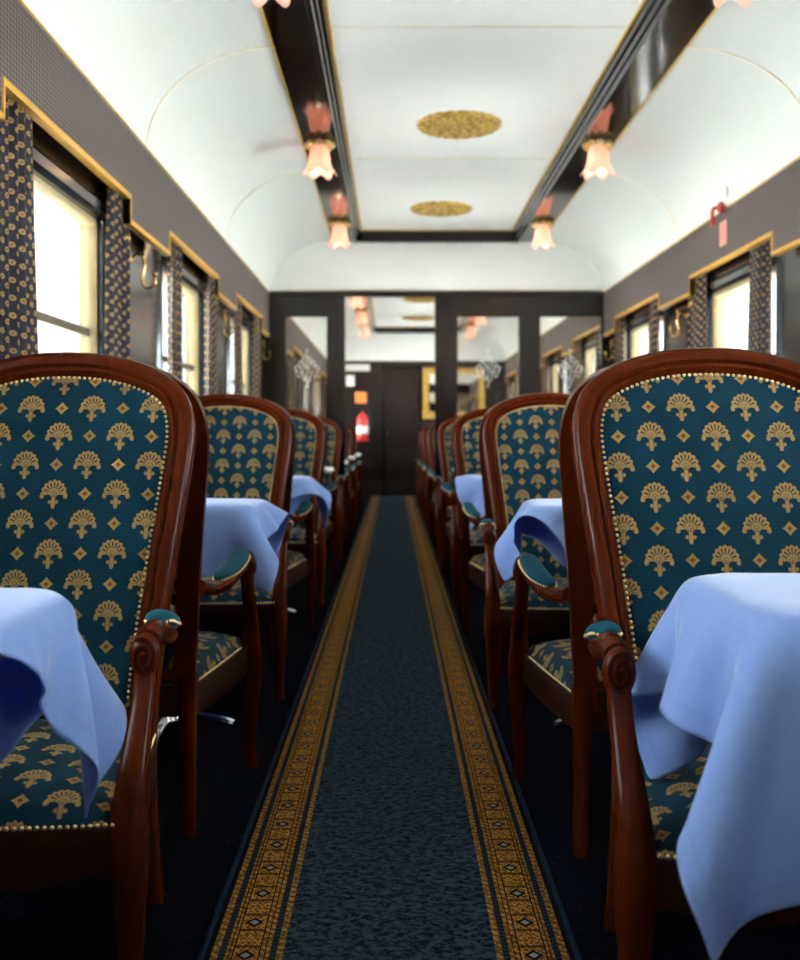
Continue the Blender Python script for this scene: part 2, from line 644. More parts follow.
def rounded_frame(name, mat, sgn, x_in, depth, yh, z0, z1, t, rad, parent):
    """window frame with rounded corners: sweep a strip round a rounded rectangle in the YZ plane"""
    pts = []
    zc, hh = (z0 + z1) / 2, (z1 - z0) / 2
    n = 6
    for (sy, sz, a0) in ((1, 1, 0), (-1, 1, 90), (-1, -1, 180), (1, -1, 270)):
        for k in range(n + 1):
            a = math.radians(a0 + 90 * k / n)
            pts.append((sy * (yh - rad) + rad * math.cos(a), zc + sz * (hh - rad) + rad * math.sin(a), math.cos(a), math.sin(a)))
    prof = [(0, 0), (t * 0.25, -0.012), (t * 0.75, -0.012), (t, 0.004), (t, depth), (0, depth)]
    vs, fs = [], []
    m_ = len(prof)
    for (y, z, ny, nz) in pts:
        for (i_, d_) in prof:
            vs.append((x_in + sgn * d_, y - ny * i_, z - nz * i_))
    L = len(pts)
    for i in range(L):
        for j in range(m_):
            a, b = (i + 1) % L, (j + 1) % m_
            fs.append((i * m_ + j, a * m_ + j, a * m_ + b, i * m_ + b))
    mb = MB().add(vs, fs)
    return mb.build(name, mat, parent, 30)

protos = {}
def make_window(sgn):
    e = empty('window_1')
    xi = XC + sgn * HW
    # dark moulded outer frame, cream sash, bronze transom, two panes
    rounded_frame('outer_frame', 'frame_black', sgn, xi, 0.075, OPEN_H, ZS, ZW, 0.072, 0.09, e)
    rounded_frame('sash', 'sash_cream', sgn, xi + sgn * 0.035, 0.05, OPEN_H - 0.064, ZS + 0.064, ZW - 0.064, 0.036, 0.04, e)
    ya = OPEN_H - 0.10
    xg = xi + sgn * 0.06
    MB().box(xg - 0.014, xg + 0.014, -ya, ya, 1.315, 1.345).build('transom', 'sash_bronze', e, 0)
    for z0, z1 in ((ZS + 0.10, 1.316), (1.344, ZW - 0.10)):
        MB().box(xg - 0.003, xg + 0.003, -ya, ya, z0, z1).build('pane', 'window_glass', e, 0)
    return e
wcount = 0
for sgn in (-1, 1):
    base = None
    for c in WC + WC2:
        wcount += 1
        if base is None:
            base = make_window(sgn); o = base
        else:
            o = copy_tree(base)
        o.name = 'window_%d' % wcount
        o.location = (0, c, 0)
        o['kind'] = 'structure'
        ld = bpy.data.lights.new('window_daylight_portal', 'AREA')
        ld.shape = 'RECTANGLE'
        ld.size = 1.10
        ld.size_y = 2 * OPEN_H - 0.08
        ld.cycles.is_portal = True
        lo = bpy.data.objects.new('window_daylight_portal', ld)
        COL.objects.link(lo)
        lo.location = (XC + sgn * (HW + 0.10), c, (ZS + ZW) / 2)
        lo.rotation_euler = (0, PI / 2 if sgn > 0 else -PI / 2, 0)
    # note: the portal's -Z looks into the carriage

# ends of the carriage
mb = MB().box(XC - HW - 0.12, XC + HW + 0.12, YB - 0.08, YB, 0, 2.75)
struct(mb.build('wall_back', 'dark_wood', smooth=0))
mb = MB().box(XC - HW - 0.12, XC + HW + 0.12, YF, YF + 0.08, 0, 2.16)
struct(mb.build('wall_far', 'door_wood', smooth=0))

# partition with a doorway and three glazed openings
def partition():
    x0, x1 = XC - HW, XC + HW
    y0, y1 = YP, YP + PT
    mb = MB()
    DL, DR, DT = -0.407, 0.356, 2.125
    openings = [(-0.905, -0.56), (0.547, 1.070), (1.247, 1.765)]
    ZG0, ZG1 = 0.92, 1.955
    mb.box(x0, x1, y0, y1, DT, 2.165)
    xs = [x0, openings[0][0], openings[0][1], DL]
    for a, b in ((x0, openings[0][0]), (openings[0][1], DL), (DR, openings[1][0]), (openings[1][1], openings[2][0]), (openings[2][1], x1)):
        mb.box(a, b, y0, y1, 0, DT)
    for a, b in openings:
        mb.box(a, b, y0, y1, 0, ZG0)
        mb.box(a, b, y0, y1, ZG1, DT)
    p = struct(mb.build('wall_middle', 'dark_wood', smooth=0))
    # moulded fillets round door and glass
    tr = MB()
    for a, b in openings:
        for (xa, xb, za, zb) in ((a - 0.025, a, ZG0 - 0.025, ZG1 + 0.025), (b, b + 0.025 if b < 1.5 else b + 0.012, ZG0 - 0.025, ZG1 + 0.025), (a, b, ZG1, ZG1 + 0.025), (a, b, ZG0 - 0.025, ZG0)):
            tr.box(xa, xb, y0 - 0.012, y0, za, zb)
    tr.box(DL - 0.04, DL, y0 - 0.02, y0, 0, DT); tr.box(DR, DR + 0.04, y0 - 0.02, y0, 0, DT)
    tr.box(x0 + 0.05, x1 - 0.05, y0 - 0.03, y0, DT + 0.005, 2.165)
    tr.build('moulding', 'dark_wood', p, 0)
    for a, b in openings:
        g = MB().box(a, b, y0 + 0.026, y0 + 0.032, ZG0, ZG1).build('pane', 'partition_glass', p, 0)
        # etched bouquet: petals, leaves and a lozenge outline
        cx, cz = (a + b) / 2 + 0.0, 1.50
        et = MB()
        def petal(px, pz, ang, L, Wd):
            vs = []
            n = 8
            for k in range(n):
                t = 2 * PI * k / n
                u_, v_ = math.cos(t) * L / 2 + L / 2, math.sin(t) * Wd / 2
                vs.append((px + u_ * math.cos(ang) - v_ * math.sin(ang), pz + u_ * math.sin(ang) + v_ * math.cos(ang)))
            k = len(et.v)
            V = [(q[0], y0 + 0.0245, q[1]) for q in vs] + [(q[0], y0 + 0.026, q[1]) for q in vs]
            et.add(V, [tuple(range(n))] + [(i, (i + 1) % n, n + (i + 1) % n, n + i) for i in range(n)])
        rnd = random.Random(5)
        for r_ in range(11):
            v_ = -1 + 2 * r_ / 10
            hw_ = (1 - abs(v_) ** 1.3) * 0.105
            k = 0
            while k * 0.027 <= hw_:
                for sx in ((-1, 1) if k else (1,)):
                    an = PI / 2 - sx * (0.35 * k + 0.5 * math.sin(r_ * 1.9 + k))
                    petal(cx + sx * (k * 0.027), cz + v_ * 0.150, an, 0.020 + 0.014 * ((r_ + k) % 3) / 2, 0.0125)
                k += 1
        et.build('etched_ornament', 'etched', g, 0)
partition()

# ceiling: coves, central panel, end lunettes, back panel
def cove_pts(sgn, n=14):
    pts = []
    x0, x1 = HV - 0.004, 0.867           # from cornice to beam (distance from centre)
    for k in range(n + 1):
        a = PI / 2 * k / n
        pts.append((XC + sgn * (x1 + (x0 - x1) * math.cos(a)), ZC + (ZBEAM - ZC) * math.sin(a)))
    return pts
XB = 0.867                              # beam outer edge, distance from centre (0.867)
def ceiling():
    mb = MB()
    coves = []
    for sgn in (-1, 1):
        p = cove_pts(sgn)
        vs = [(x, YB, z) for x, z in p] + [(x, YF, z) for x, z in p] + [(x + sgn * 0.02, YB, z + 0.03) for x, z in p] + [(x + sgn * 0.02, YF, z + 0.03) for x, z in p]
        n = len(p)
        fs = [(i, i + 1, n + i + 1, n + i) for i in range(n - 1)] + [(2 * n + i, 2 * n + i + 1, 3 * n + i + 1, 3 * n + i) for i in range(n - 1)]
        coves.append((vs, fs))
    mb.box(XC - XB - 0.02, XC + XB + 0.02, YB, YF, ZPANEL, ZPANEL + 0.03)
    # backing over the whole roof so that no daylight leaks in
    mb.box(XC - HW - 0.12, XC + HW + 0.12, YB, YF, 2.74, 2.80)
    mb.box(XC - HW - 0.12, XC - HW - 0.08, YB, YF, 2.25, 2.76)
    mb.box(XC + HW + 0.08, XC + HW + 0.12, YB, YF, 2.25, 2.76)
    o = struct(mb.build('ceiling', 'white_paint', smooth=40))
    for vs, fs in coves:
        MB().add(vs, fs).build('cove', 'cove_dimmed_white', o, 40)
    # lunettes above the partition and the far end
    for y, nm in ((YP, 'lunette'), (YF - 0.05, 'lunette'), (YB, 'lunette')):
        L = cove_pts(-1); R = cove_pts(1)
        poly = [(XC - HV + 0.02, 2.14)] + L + R[::-1] + [(XC + HV - 0.02, 2.14)]
        n = len(poly)
        vs = [(x, y, z) for x, z in poly] + [(x, y + 0.05, z) for x, z in poly]
        MB().add(vs, [tuple(range(n)), tuple(range(2 * n - 1, n - 1, -1))] + [(i, (i + 1) % n, n + (i + 1) % n, n + i) for i in range(n)]).build('lunette', 'white_paint', o, 0)
    # slender gilt ribs across the coves
    for k in range(-3, 6):
        y = 4.24 + BAY * k
        if YP - 0.3 < y < YP + 0.3: continue
        for sgn in (-1, 1):
            p = cove_pts(sgn, 20)
            pr = [(-0.008, 0), (0.008, 0), (0.008, 0.006), (-0.008, 0.006)]
            frames = []
            for i in range(len(p)):
                a, b = p[max(i - 1, 0)], p[min(i + 1, len(p) - 1)]
                T = Vector((b[0] - a[0], 0, b[1] - a[1])).normalized()
                inn = Vector((T.z, 0, -T.x))
                if inn.x * sgn > 0: inn = -inn
                frames.append((Vector((0, 1, 0)), inn))
            MB().sweep([(x, y, z) for x, z in p], pr, frames).build('rib', 'rib_gold', o, 0)
        MB().box(XC - 0.62, XC + 0.62, y - 0.005, y + 0.005, ZPANEL - 0.003, ZPANEL).build('seam', 'rib_gold', o, 0)
    # thin gilt beads between cove and cornice
    for sgn in (-1, 1):
        x = XC + sgn * (HV - 0.001)
        MB().box(min(x, x - sgn * 0.008), max(x, x - sgn * 0.008), YB, YF, ZC + 0.001, ZC + 0.007).build('cornice_bead', 'gold_line', o, 0)
ceiling()

# polished longitudinal beams with stepped inner moulding
def beams():
    k = 0
    for (ya, yb) in ((YB, YP - 0.02), (YP + PT + 0.02, YF - 0.06)):
        for sgn in (-1, 1):
            k += 1
            d = lambda t: XC + sgn * t
            prof = [(XB + 0.005, ZBEAM - 0.006), (XB - 0.165, ZBEAM - 0.006), (XB - 0.172, ZBEAM - 0.018), (XB - 0.190, ZBEAM - 0.018), (XB - 0.196, ZBEAM + 0.008),
                    (XB - 0.206, ZBEAM + 0.012), (XB - 0.212, ZBEAM + 0.036), (XB - 0.224, ZBEAM + 0.040), (XB - 0.228, ZPANEL), (XB + 0.005, ZPANEL)]
            n = len(prof)
            vs = [(d(x), ya, z) for x, z in prof] + [(d(x), yb, z) for x, z in prof]
            o = MB().add(vs, [tuple(range(n)), tuple(range(n, 2 * n))] + [(i, (i + 1) % n, n + (i + 1) % n, n + i) for i in range(n)]).build('trim_%d' % k, 'beam_wood', None, 0)
            struct(o)
            for t, z in ((XB - 0.234, ZPANEL - 0.008), (XB + 0.007, ZBEAM - 0.010)):
                x = d(t)
                MB().box(x - 0.004, x + 0.004, ya, yb, z, z + 0.010).build('gilt_edge', 'gold_line', o, 0)
        # cross piece closing the panel
        for y in (yb - 0.06, ya + 0.0):
            k += 1
            o = struct(MB().box(XC - XB + 0.20, XC + XB - 0.20, y, y + 0.06, ZBEAM - 0.012, ZPANEL).build('trim_%d' % k, 'beam_wood', None, 0))
            MB().box(XC - XB + 0.22, XC + XB - 0.22, y - 0.008, y, ZPANEL - 0.010, ZPANEL - 0.002).build('gilt_edge', 'gold_line', o, 0)
beams()

# runner carpet along the aisle
run = MB().box(-0.006 - 0.328, -0.006 + 0.328, YB + 0.1, 15.6, 0.0, 0.009).build('aisle_runner', 'runner_carpet', None, 0)
tag(run, 'long blue aisle runner with gold patterned borders', 'carpet')
for sgn in (-1, 1):
    x = -0.006 + sgn * 0.334
    MB().sweep([(x, YB + 0.1, 0.006), (x, 15.6, 0.006)], circ(8, 0.0065)).build('edge_binding', 'blue_binding', run)

# ------------------------------------------------------------------ pelmets (stepped valances)
RH = 0.645
def pelmet(sgn, y0, y1, cents, label):
    xf = XC + sgn * HV
    xb = XC + sgn * HW
    zr, zl = 1.885, 1.787
    # bottom line from y0 to y1
    line = [(y0, zl)]
    for c in cents:
        if c + RH < y0 or c - RH > y1: continue
        a, b = max(c - RH, y0), min(c + RH, y1)
        if c - RH > y0: line += [(a, zl), (a, zr)]
        else: line[-1] = (y0, zr)
        line.append((b, zr))
        if c + RH < y1: line.append((b, zl))
    if line[-1][0] < y1: line.append((y1, zl))
    e = empty('pelmet', (xf, y0, zl))
    mb = MB()
    t = 0.025
    def quad(a, b, z0):
        ya, yb_ = a - y0, b - y0
        x0_, x1_ = sorted((0.0, sgn * t))
        mb.box(x0_, x1_, ya, yb_, z0 - zl, ZC - zl + 0.005)
    for i in range(len(line) - 1):
        if line[i + 1][0] - line[i][0] > 1e-4: quad(line[i][0], line[i + 1][0], line[i][1])
    mb.box(min(sgn * t, xb - xf), max(sgn * t, xb - xf), 0, y1 - y0, ZC - zl - 0.02, ZC - zl)
    mb.build('fabric_panel', 'pelmet_fabric', e, 0)
    br = MB()
    bw = 0.020
    for i in range(len(line) - 1):
        (ya, za), (yb_, zb) = line[i], line[i + 1]
        x0_, x1_ = sorted((-sgn * 0.004, sgn * (t + 0.002)))
        if yb_ - ya > 1e-4: br.box(x0_, x1_, ya - y0 , yb_ - y0, za - zl - 0.006, za - zl + bw - 0.006)
        else:
            s_ = -1 if zb > za else 1
            yy0, yy1 = sorted((ya - y0 - 0.0, ya - y0 + s_ * bw * 0.6))
            br.box(x0_, x1_, yy0, yy1, min(za, zb) - zl - 0.006, max(za, zb) - zl + bw - 0.006)
    br.build('gold_braid', 'gold_braid', e, 0)
    x0_, x1_ = sorted((-sgn * 0.002, sgn * t))
    MB().box(x0_, x1_, 0, y1 - y0, ZC - zl + 0.001, ZC - zl + 0.006).build('top_braid', 'gold_line', e, 0)
    tag(e, label, 'pelmet', 'stepped pelmets above the windows')
pelmet(-1, YB, YP - 0.01, WC, 'mauve stepped pelmet with gold braid above the left windows, nearer saloon')
pelmet(1, YB, YP - 0.01, WC, 'mauve stepped pelmet with gold braid above the right windows, nearer saloon')
pelmet(-1, YP + PT + 0.01, YF - 0.06, WC2, 'mauve stepped pelmet on the left wall beyond the partition')
pelmet(1, YP + PT + 0.01, YF - 0.06, WC2, 'mauve stepped pelmet on the right wall beyond the partition')

# ------------------------------------------------------------------ curtains
def curtain_mesh(wt, wb, folds, seed, flip):
    """hanging pleated curtain; y runs along the wall from its fixed edge, width wt at the top and wb at the bottom"""
    rnd = random.Random(seed)
    ph = rnd.random() * 6
    zt, zb = 1.93, 0.62
    nu, nv = 56, 18
    vs, fs, uvs = [], [], []
    cloth_w = 0.42
    for j in range(nv + 1):
        q = j / nv
        z = zt + (zb - zt) * q
        e = q ** 1.4
        wd = wt + (wb - wt) * e
        for i in range(nu + 1):
            t = i / nu
            a = 2 * PI * folds * t + ph
            amp = 0.0165 * (1 - 0.25 * e)
            x = amp * (math.sin(a) + 0.25 * math.sin(2.3 * a + q * 2)) 
            y = wd * (t + 0.25 / folds / 2 / PI * math.sin(2 * a))
            vs.append((x, flip * y, z))
            uvs.append((t * cloth_w, z))
    for j in range(nv):
        for i in range(nu):
            k = j * (nu + 1) + i
            fs.append((k, k + 1, k + nu + 2, k + nu + 1))
    o = mesh_obj('cloth_panel', vs, fs, 'curtain_fabric', None, 80, uvs)
    md = o.modifiers.new('thickness', 'SOLIDIFY')
    md.thickness = 0.0025
    return o
cur_near = [curtain_mesh(0.22, 0.33, 3.5, 1, 1), curtain_mesh(0.22, 0.33, 3.5, 2, 1)]
cur_far = [curtain_mesh(0.29, 0.33, 4.0, 3, -1), curtain_mesh(0.29, 0.33, 4.0, 5, -1)]
rod_mesh = MB().sweep([(0, -0.62, 1.945), (0, 0.62, 1.945)], circ(8, 0.008), up=(0, 0, 1)).build('curtain_rod_proto', 'brass')
ORD = ['first', 'second', 'third', 'fourth', 'fifth', 'sixth', 'seventh', 'eighth', 'ninth']
used_proto = set()
def place_mesh(name, proto, loc, parent=None):
    o = bpy.data.objects.new(name, proto.data)
    COL.objects.link(o)
    for md in proto.modifiers:
        m2 = o.modifiers.new(md.name, md.type)
        m2.thickness = md.thickness
    o.location = loc
    o.parent = parent
    return o
def seen(i):      # ordinal among those in view; the nearest one lies outside the frame
    return 'out-of-frame nearest' if i == 0 else ORD[i - 1] + ' visible'
for sgn, side in ((-1, 'left'), (1, 'right')):
    xcur = XC + sgn * (HW - 0.034)
    seq = [(c, 'nearer saloon', i) for i, c in enumerate(WC[2:])] + [(c, 'beyond the partition', i) for i, c in enumerate(WC2)]
    for c, room, i in seq:
        for near in (True, False):
            proto = (cur_near if near else cur_far)[i % 2]
            y = c - RH + (0.05 if i == 1 and sgn < 0 else 0.14) if near else c + RH + 0.13
            e = empty('curtain', (xcur, y, 0.62))
            p = place_mesh('cloth_panel', proto, (0, 0, -0.62), e)
            # short brass rod the curtain hangs from
            rod = MB().sweep([(0, 0, 1.318), (0, (0.30 if near else -0.30), 1.318)], circ(6, 0.006)).build('rod', 'brass', e)
            tag(e, 'navy gold-dotted curtain, %s edge of the %s %s window, %s' % ('near' if near else 'far', seen(i) if room == 'nearer saloon' else ORD[i], side, room), 'curtain', 'navy and gold curtains')
for o in cur_near + cur_far + [rod_mesh]:
    bpy.data.objects.remove(o)

# ------------------------------------------------------------------ coat hooks on the piers
def make_hook():
    e = empty('coat_hook')
    MB().lathe((0, 0, 0), [(0.0, 0.0), (0.020, 0.0), (0.020, 0.005), (0.012, 0.009), (0.0, 0.010)], 14, 0).build('wall_plate', 'brass', e)
    arm = [(0.004, 0, 0.0), (0.03, 0, 0.02), (0.055, 0, 0.01), (0.062, 0, -0.03), (0.052, 0, -0.075), (0.060, 0, -0.115), (0.085, 0, -0.125), (0.105, 0, -0.105), (0.106, 0, -0.075)]
    sp = spline(arm, 5)
    MB().sweep(sp, circ(8, 0.0065), up=(0, 1, 0)).build('hook_arm', 'brass', e)
    MB().ell((0.106, 0, -0.070), (0.012, 0.012, 0.012)).build('knob', 'brass', e)
    MB().ell((0.058, 0, 0.025), (0.010, 0.010, 0.016)).build('finial', 'brass', e)
    return e
hook0 = make_hook()
first = True
for sgn, side in ((-1, 'left'), (1, 'right')):
    for i, y in enumerate([2.22, 4.26, 6.30, 8.22]):
        h = hook0 if first else copy_tree(hook0)
        first = False
        h.location = (XC + sgn * HW, y, 1.69)
        h.rotation_euler = (0, 0, 0 if sgn < 0 else PI)
        tag(h, 'curved brass coat hook on the %s pier of the %s wall' % (seen(i), side), 'coat hook', 'brass coat hooks')
# round brass knobs beside the curtains
kn0 = None
for sgn, side in ((-1, 'left'), (1, 'right')):
    for i, y in enumerate([2.05, 4.06, 6.07]):
        if kn0 is None:
            kn0 = MB().lathe((0, 0, 0), [(0.0, 0.0), (0.012, 0.0), (0.010, 0.02), (0.018, 0.028), (0.021, 0.040), (0.014, 0.052), (0.0, 0.055)], 14, 0).build('tieback_knob', 'brass')
            o = kn0
        else:
            o = kn0.copy(); COL.objects.link(o)
        o.location = (XC + sgn * HW, y, 1.735)
        o.rotation_euler = (0, 0, 0 if sgn < 0 else PI)
        tag(o, 'small round brass knob on the %s pier of the %s wall' % (seen(i), side), 'knob', 'brass tieback knobs')

# ------------------------------------------------------------------ ceiling rosettes
def rosette_mesh():
    R = 0.235
    nr, na = 26, 96
    vs, fs = [(0, 0, -0.030)], []
    for j in range(1, nr + 1):
        r = R * j / nr
        q = j / nr
        for i in range(na):
            a = 2 * PI * i / na
            h = 0.006 + 0.010 * (1 - q)
            h += 0.020 * (0.5 + 0.5 * math.cos(12 * a)) * math.exp(-((q - 0.72) / 0.13) ** 2)
            h += 0.020 * (0.5 + 0.5 * math.cos(8 * a + 0.4)) * math.exp(-((q - 0.38) / 0.10) ** 2)
            h += 0.010 * math.exp(-((q - 0.55) / 0.03) ** 2) + 0.012 * math.exp(-((q - 0.95) / 0.03) ** 2)
            rr = r * (1 + (0.025 * math.cos(24 * a) if q > 0.9 else 0))
            if j == nr: h = 0
            vs.append((rr * math.cos(a), rr * math.sin(a), -h))
    for i in range(na): fs.append((0, 1 + i, 1 + (i + 1) % na))
    for j in range(nr - 1):
        for i in range(na):
            p = 1 + j * na
            fs.append((p + i, p + na + i, p + na + (i + 1) % na, p + (i + 1) % na))
    return mesh_obj('ceiling_rosette', vs, fs, 'gilt', None, 60)
ro0 = rosette_mesh()
ros = [(3.53, 'gilt ceiling rosette nearest the camera, above the frame'), (5.56, 'large round gilt ceiling rosette between the first lamps'), (7.60, 'smaller-looking gilt ceiling rosette near the partition'),
       (10.6, 'gilt ceiling rosette first beyond the partition'), (12.6, 'gilt ceiling rosette second beyond the partition'), (14.6, 'gilt ceiling rosette third beyond the partition')]
for i, (y, lb) in enumerate(ros):
    o = ro0 if i == 0 else ro0.copy()
    if i: COL.objects.link(o)
    o.location = (XC, y, ZPANEL + 0.001)
    tag(o, lb, 'ceiling rosette', 'gilt ceiling rosettes')

# ------------------------------------------------------------------ lamps
def make_lamp():
    e = empty('ceiling_lamp')
    # gilt rose with petals and crystal beads
    MB().lathe((0, 0, 0), [(0.0, 0.0), (0.050, 0.0), (0.048, -0.008), (0.030, -0.016), (0.026, -0.030), (0.0, -0.032)], 20).build('rose', 'brass', e)
    pet = MB()
    for k in range(8):
        a = 2 * PI * k / 8
        pet.ell((0.068 * math.cos(a), 0.068 * math.sin(a), -0.022), (0.024, 0.024, 0.020), 8, 5)
    pet.build('petal_ring', 'crystal', e)
    bd = MB()
    for k in range(8):
        a = 2 * PI * (k + 0.5) / 8
        bd.ell((0.056 * math.cos(a), 0.056 * math.sin(a), -0.022), (0.010, 0.010, 0.010), 8, 5)
    bd.build('bead_ring', 'brass', e)
    prof = [(0.026, -0.026), (0.040, -0.034), (0.050, -0.055), (0.054, -0.085), (0.057, -0.115), (0.066, -0.145), (0.080, -0.168), (0.092, -0.180)]
    def mod(r, h, a, k):
        f = k / (len(prof) - 1)
        s_ = math.cos(6 * a)
        return r * (1 + 0.07 * f * f * s_), h - 0.016 * f ** 3 * s_
    sh = MB().lathe((0, 0, 0), prof, 48, 2, mod).build('glass_shade', 'tulip_glass', e, 70)
    md = sh.modifiers.new('thickness', 'SOLIDIFY'); md.thickness = 0.003
    MB().ell((0, 0, -0.095), (0.022, 0.022, 0.034), 12, 8).build('bulb', 'bulb_glow', e)
    return e
lamp0 = make_lamp()
LX = 0.777
first = True
for y, where in ((3.30, 'at the top edge'), (5.58, 'first fully visible'), (7.66, 'nearest the partition'), (1.4, 'above the camera'), (9.6, 'first beyond the partition'), (11.3, 'second beyond the partition'), (13.0, 'third beyond the partition'), (14.7, 'fourth beyond the partition')):
    for sgn, side in ((-1, 'left'), (1, 'right')):
        l = lamp0 if first else copy_tree(lamp0)
        first = False
        l.location = (XC + sgn * LX, y, ZBEAM - 0.006)
        tag(l, 'pink tulip glass lamp under the %s beam, %s' % (side, where), 'lamp', 'tulip ceiling lamps')
        ld = bpy.data.lights.new('lamp_light', 'POINT')
        ld.energy = 0.75
        ld.color = (1.0, 0.70, 0.42)
        ld.shadow_soft_size = 0.05
        lo = bpy.data.objects.new('lamp_light', ld)
        COL.objects.link(lo)
        lo.parent = l
        lo.location = (0, 0, -0.15)

# ------------------------------------------------------------------ armchair
def yb(z):
    return float(np.interp(z, [0.0, 0.20, 0.33, 0.45, 0.60, 0.80, 1.0, 1.12], [0.168, 0.196, 0.208, 0.200, 0.168, 0.118, 0.064, 0.036]))
def bnorm(z):
    d = (yb(z + 0.03) - yb(z - 0.03)) / 0.06
    return Vector((0, 1, -d)).normalized()
def add_nail(mb, p, n, r=0.0036):
    n = Vector(n).normalized()
    t = n.cross(Vector((0.3, 0.2, 0.9))).normalized()
    b = n.cross(t)
    vs = []
    for rr, h in ((r, 0.0), (r * 0.75, r * 0.6)):
        for k in range(6):
            a = PI / 3 * k
            vs.append(p + t * (rr * math.cos(a)) + b * (rr * math.sin(a)) + n * h)
    vs.append(p + n * (r * 0.95))
    fs = [(k, (k + 1) % 6, 6 + (k + 1) % 6, 6 + k) for k in range(6)] + [(6 + k, 6 + (k + 1) % 6, 12) for k in range(6)]
    mb.add(vs, fs)
def walk(path, step):
    P = [Vector(p) for p in path]
    out, acc = [], 0.0
    for a, b in zip(P, P[1:]):
        L = (b - a).length
        while acc <= L:
            out.append((a + (b - a) * (acc / L), (b - a) / L))
            acc += step
        acc -= L
    return out

def make_chair():
    e = empty('armchair')
    half = [(0.222, 0.31), (0.230, 0.45), (0.241, 0.58), (0.256, 0.72), (0.271, 0.85), (0.277, 0.93), (0.270, 0.985), (0.249, 1.030), (0.205, 1.066), (0.140, 1.092), (0.070, 1.106), (0.0, 1.110)]
    sp = spline(half, 4)
    left = [(-h, z) for h, z in sp]
    full = left + [(-x, z) for x, z in left[::-1][1:]]
    P = [Vector((x, yb(z), z)) for x, z in full]
    fr = []
    for i, p in enumerate(P):
        T = (P[min(i + 1, len(P) - 1)] - P[max(i - 1, 0)]).normalized()
        B = bnorm(p.z)
        N = B.cross(T).normalized()          # inward in the plane of the back
        c = Vector((0, yb(0.75), 0.75)) - p
        if N.dot(c) < 0: N = -N
        fr.append((N, B))
    prof = [(0.0, -0.020), (0.0, 0.006), (0.005, 0.016), (0.015, 0.021), (0.027, 0.019), (0.033, 0.011), (0.036, 0.014), (0.041, 0.015), (0.045, 0.009), (0.052, 0.003), (0.052, -0.020)]
    mb = MB().sweep(P, prof, fr)
    # lower cross rail of the back
    mb.box(-0.20, 0.20, yb(0.38) - 0.018, yb(0.38) + 0.012, 0.355, 0.40)
    mb.build('back_frame', 'mahogany', e, 40)
    # padding, front and rear
    def pad(name, off, puff, flipsign):
        rows = []
        idx = [i for i, (h, z) in enumerate(sp) if z > 0.36]
        nn = 14
        vs, fs, uvs = [], [], []
        ins = []
        for i in idx:
            N, B = fr[i]
            q = P[i] + N * 0.050
            ins.append((q, B))
        arc = 0.0
        last = None
        R_ = 0
        for q, B in ins:
            if last is not None and q.z - last.z > 0: arc += math.sqrt((q.z - last.z) ** 2 + (q.y - last.y) ** 2)
            last = q
            hw = max(-q.x, 0.0)
            for k in range(nn + 1):
                u = -1 + 2 * k / nn
                f = (1 - abs(u) ** 6)
                tz = (q.z - 0.36) / 0.70
                g = min(1.0, max(0.0, (1 - tz) * 7))
                vs.append(Vector((u * hw, q.y, q.z)) + B * (off + puff * f * min(1, g)))
                uvs.append((u * hw * flipsign, arc))
            R_ += 1
        for j in range(R_ - 1):
            for k in range(nn):
                a = j * (nn + 1) + k
                fs.append((a, a + 1, a + nn + 2, a + nn + 1))
        o = mesh_obj(name, vs, fs, 'palmette_fabric', e, 80, uvs)
        return o
    # uv centre: a palmette sits on the middle line
    pad('back_upholstery', 0.002, 0.014, 1)
    pad('rear_upholstery', -0.018, -0.004, 1)
    # nails round the inside of the back
    nb = MB()
    inner = [P[i] + fr[i][0] * 0.0555 + fr[i][1] * 0.006 for i in range(len(P)) if P[i].z > 0.39]
    for p, t in walk(inner, 0.0110): add_nail(nb, p, bnorm(p.z))
    # seat
    yf0, yb0 = 0.665, 0.205
    def hw_at(y):
        t = (y - yb0) / (yf0 - yb0)
        return 0.214 + (0.276 - 0.214) * t ** 0.8
    nu, nv = 26, 22
    vs, fs, uvs = [], [], []
    for j in range(nv + 1):
        q = -1 + 2 * j / nv
        qs = math.copysign(abs(q) ** 0.8, q)
        for i in range(nu + 1):
            p_ = -1 + 2 * i / nu
            ps = math.copysign(abs(p_) ** 0.8, p_)
            y = (yf0 + yb0) / 2 + qs * (yf0 - yb0) / 2
            # gently bowed front edge
            if q > 0: y += 0.018 * (1 - p_ * p_) * q
            x = ps * hw_at(min(max(y, yb0), yf0))
            ed = (1 - abs(ps) ** 5) * (1 - abs(qs) ** 5)
            z = 0.345 + 0.046 * max(ed, 0) ** 0.38 + 0.014 * (1 - ps * ps) * (1 - qs * qs)
            vs.append((x, y, z))
    for j in range(nv):
        for i in range(nu):
            a = j * (nu + 1) + i
            fs.append((a, a + 1, a + nu + 2, a + nu + 1))
    G = np.array(vs).reshape(nv + 1, nu + 1, 3)
    du = np.concatenate([np.zeros((nv + 1, 1)), np.cumsum(np.linalg.norm(np.diff(G, axis=1), axis=2), 1)], 1)
    dv = np.concatenate([np.zeros((1, nu + 1)), np.cumsum(np.linalg.norm(np.diff(G, axis=0), axis=2), 0)], 0)
    du -= du[:, nu // 2:nu // 2 + 1]
    dv = np.repeat(dv[:, nu // 2:nu // 2 + 1], nu + 1, 1)
    uvs = np.stack([-du, -dv], -1).reshape(-1, 2)
    mesh_obj('seat_cushion', vs, fs, 'palmette_fabric', e, 80, uvs)
    # rails
    rb = MB()
    fp = []
    n = 16
    for i in range(n + 1):
        u = -1 + 2 * i / n
        fp.append((u * 0.285, yf0 + 0.018 * (1 - u * u) , 0))
    vs, fs = [], []
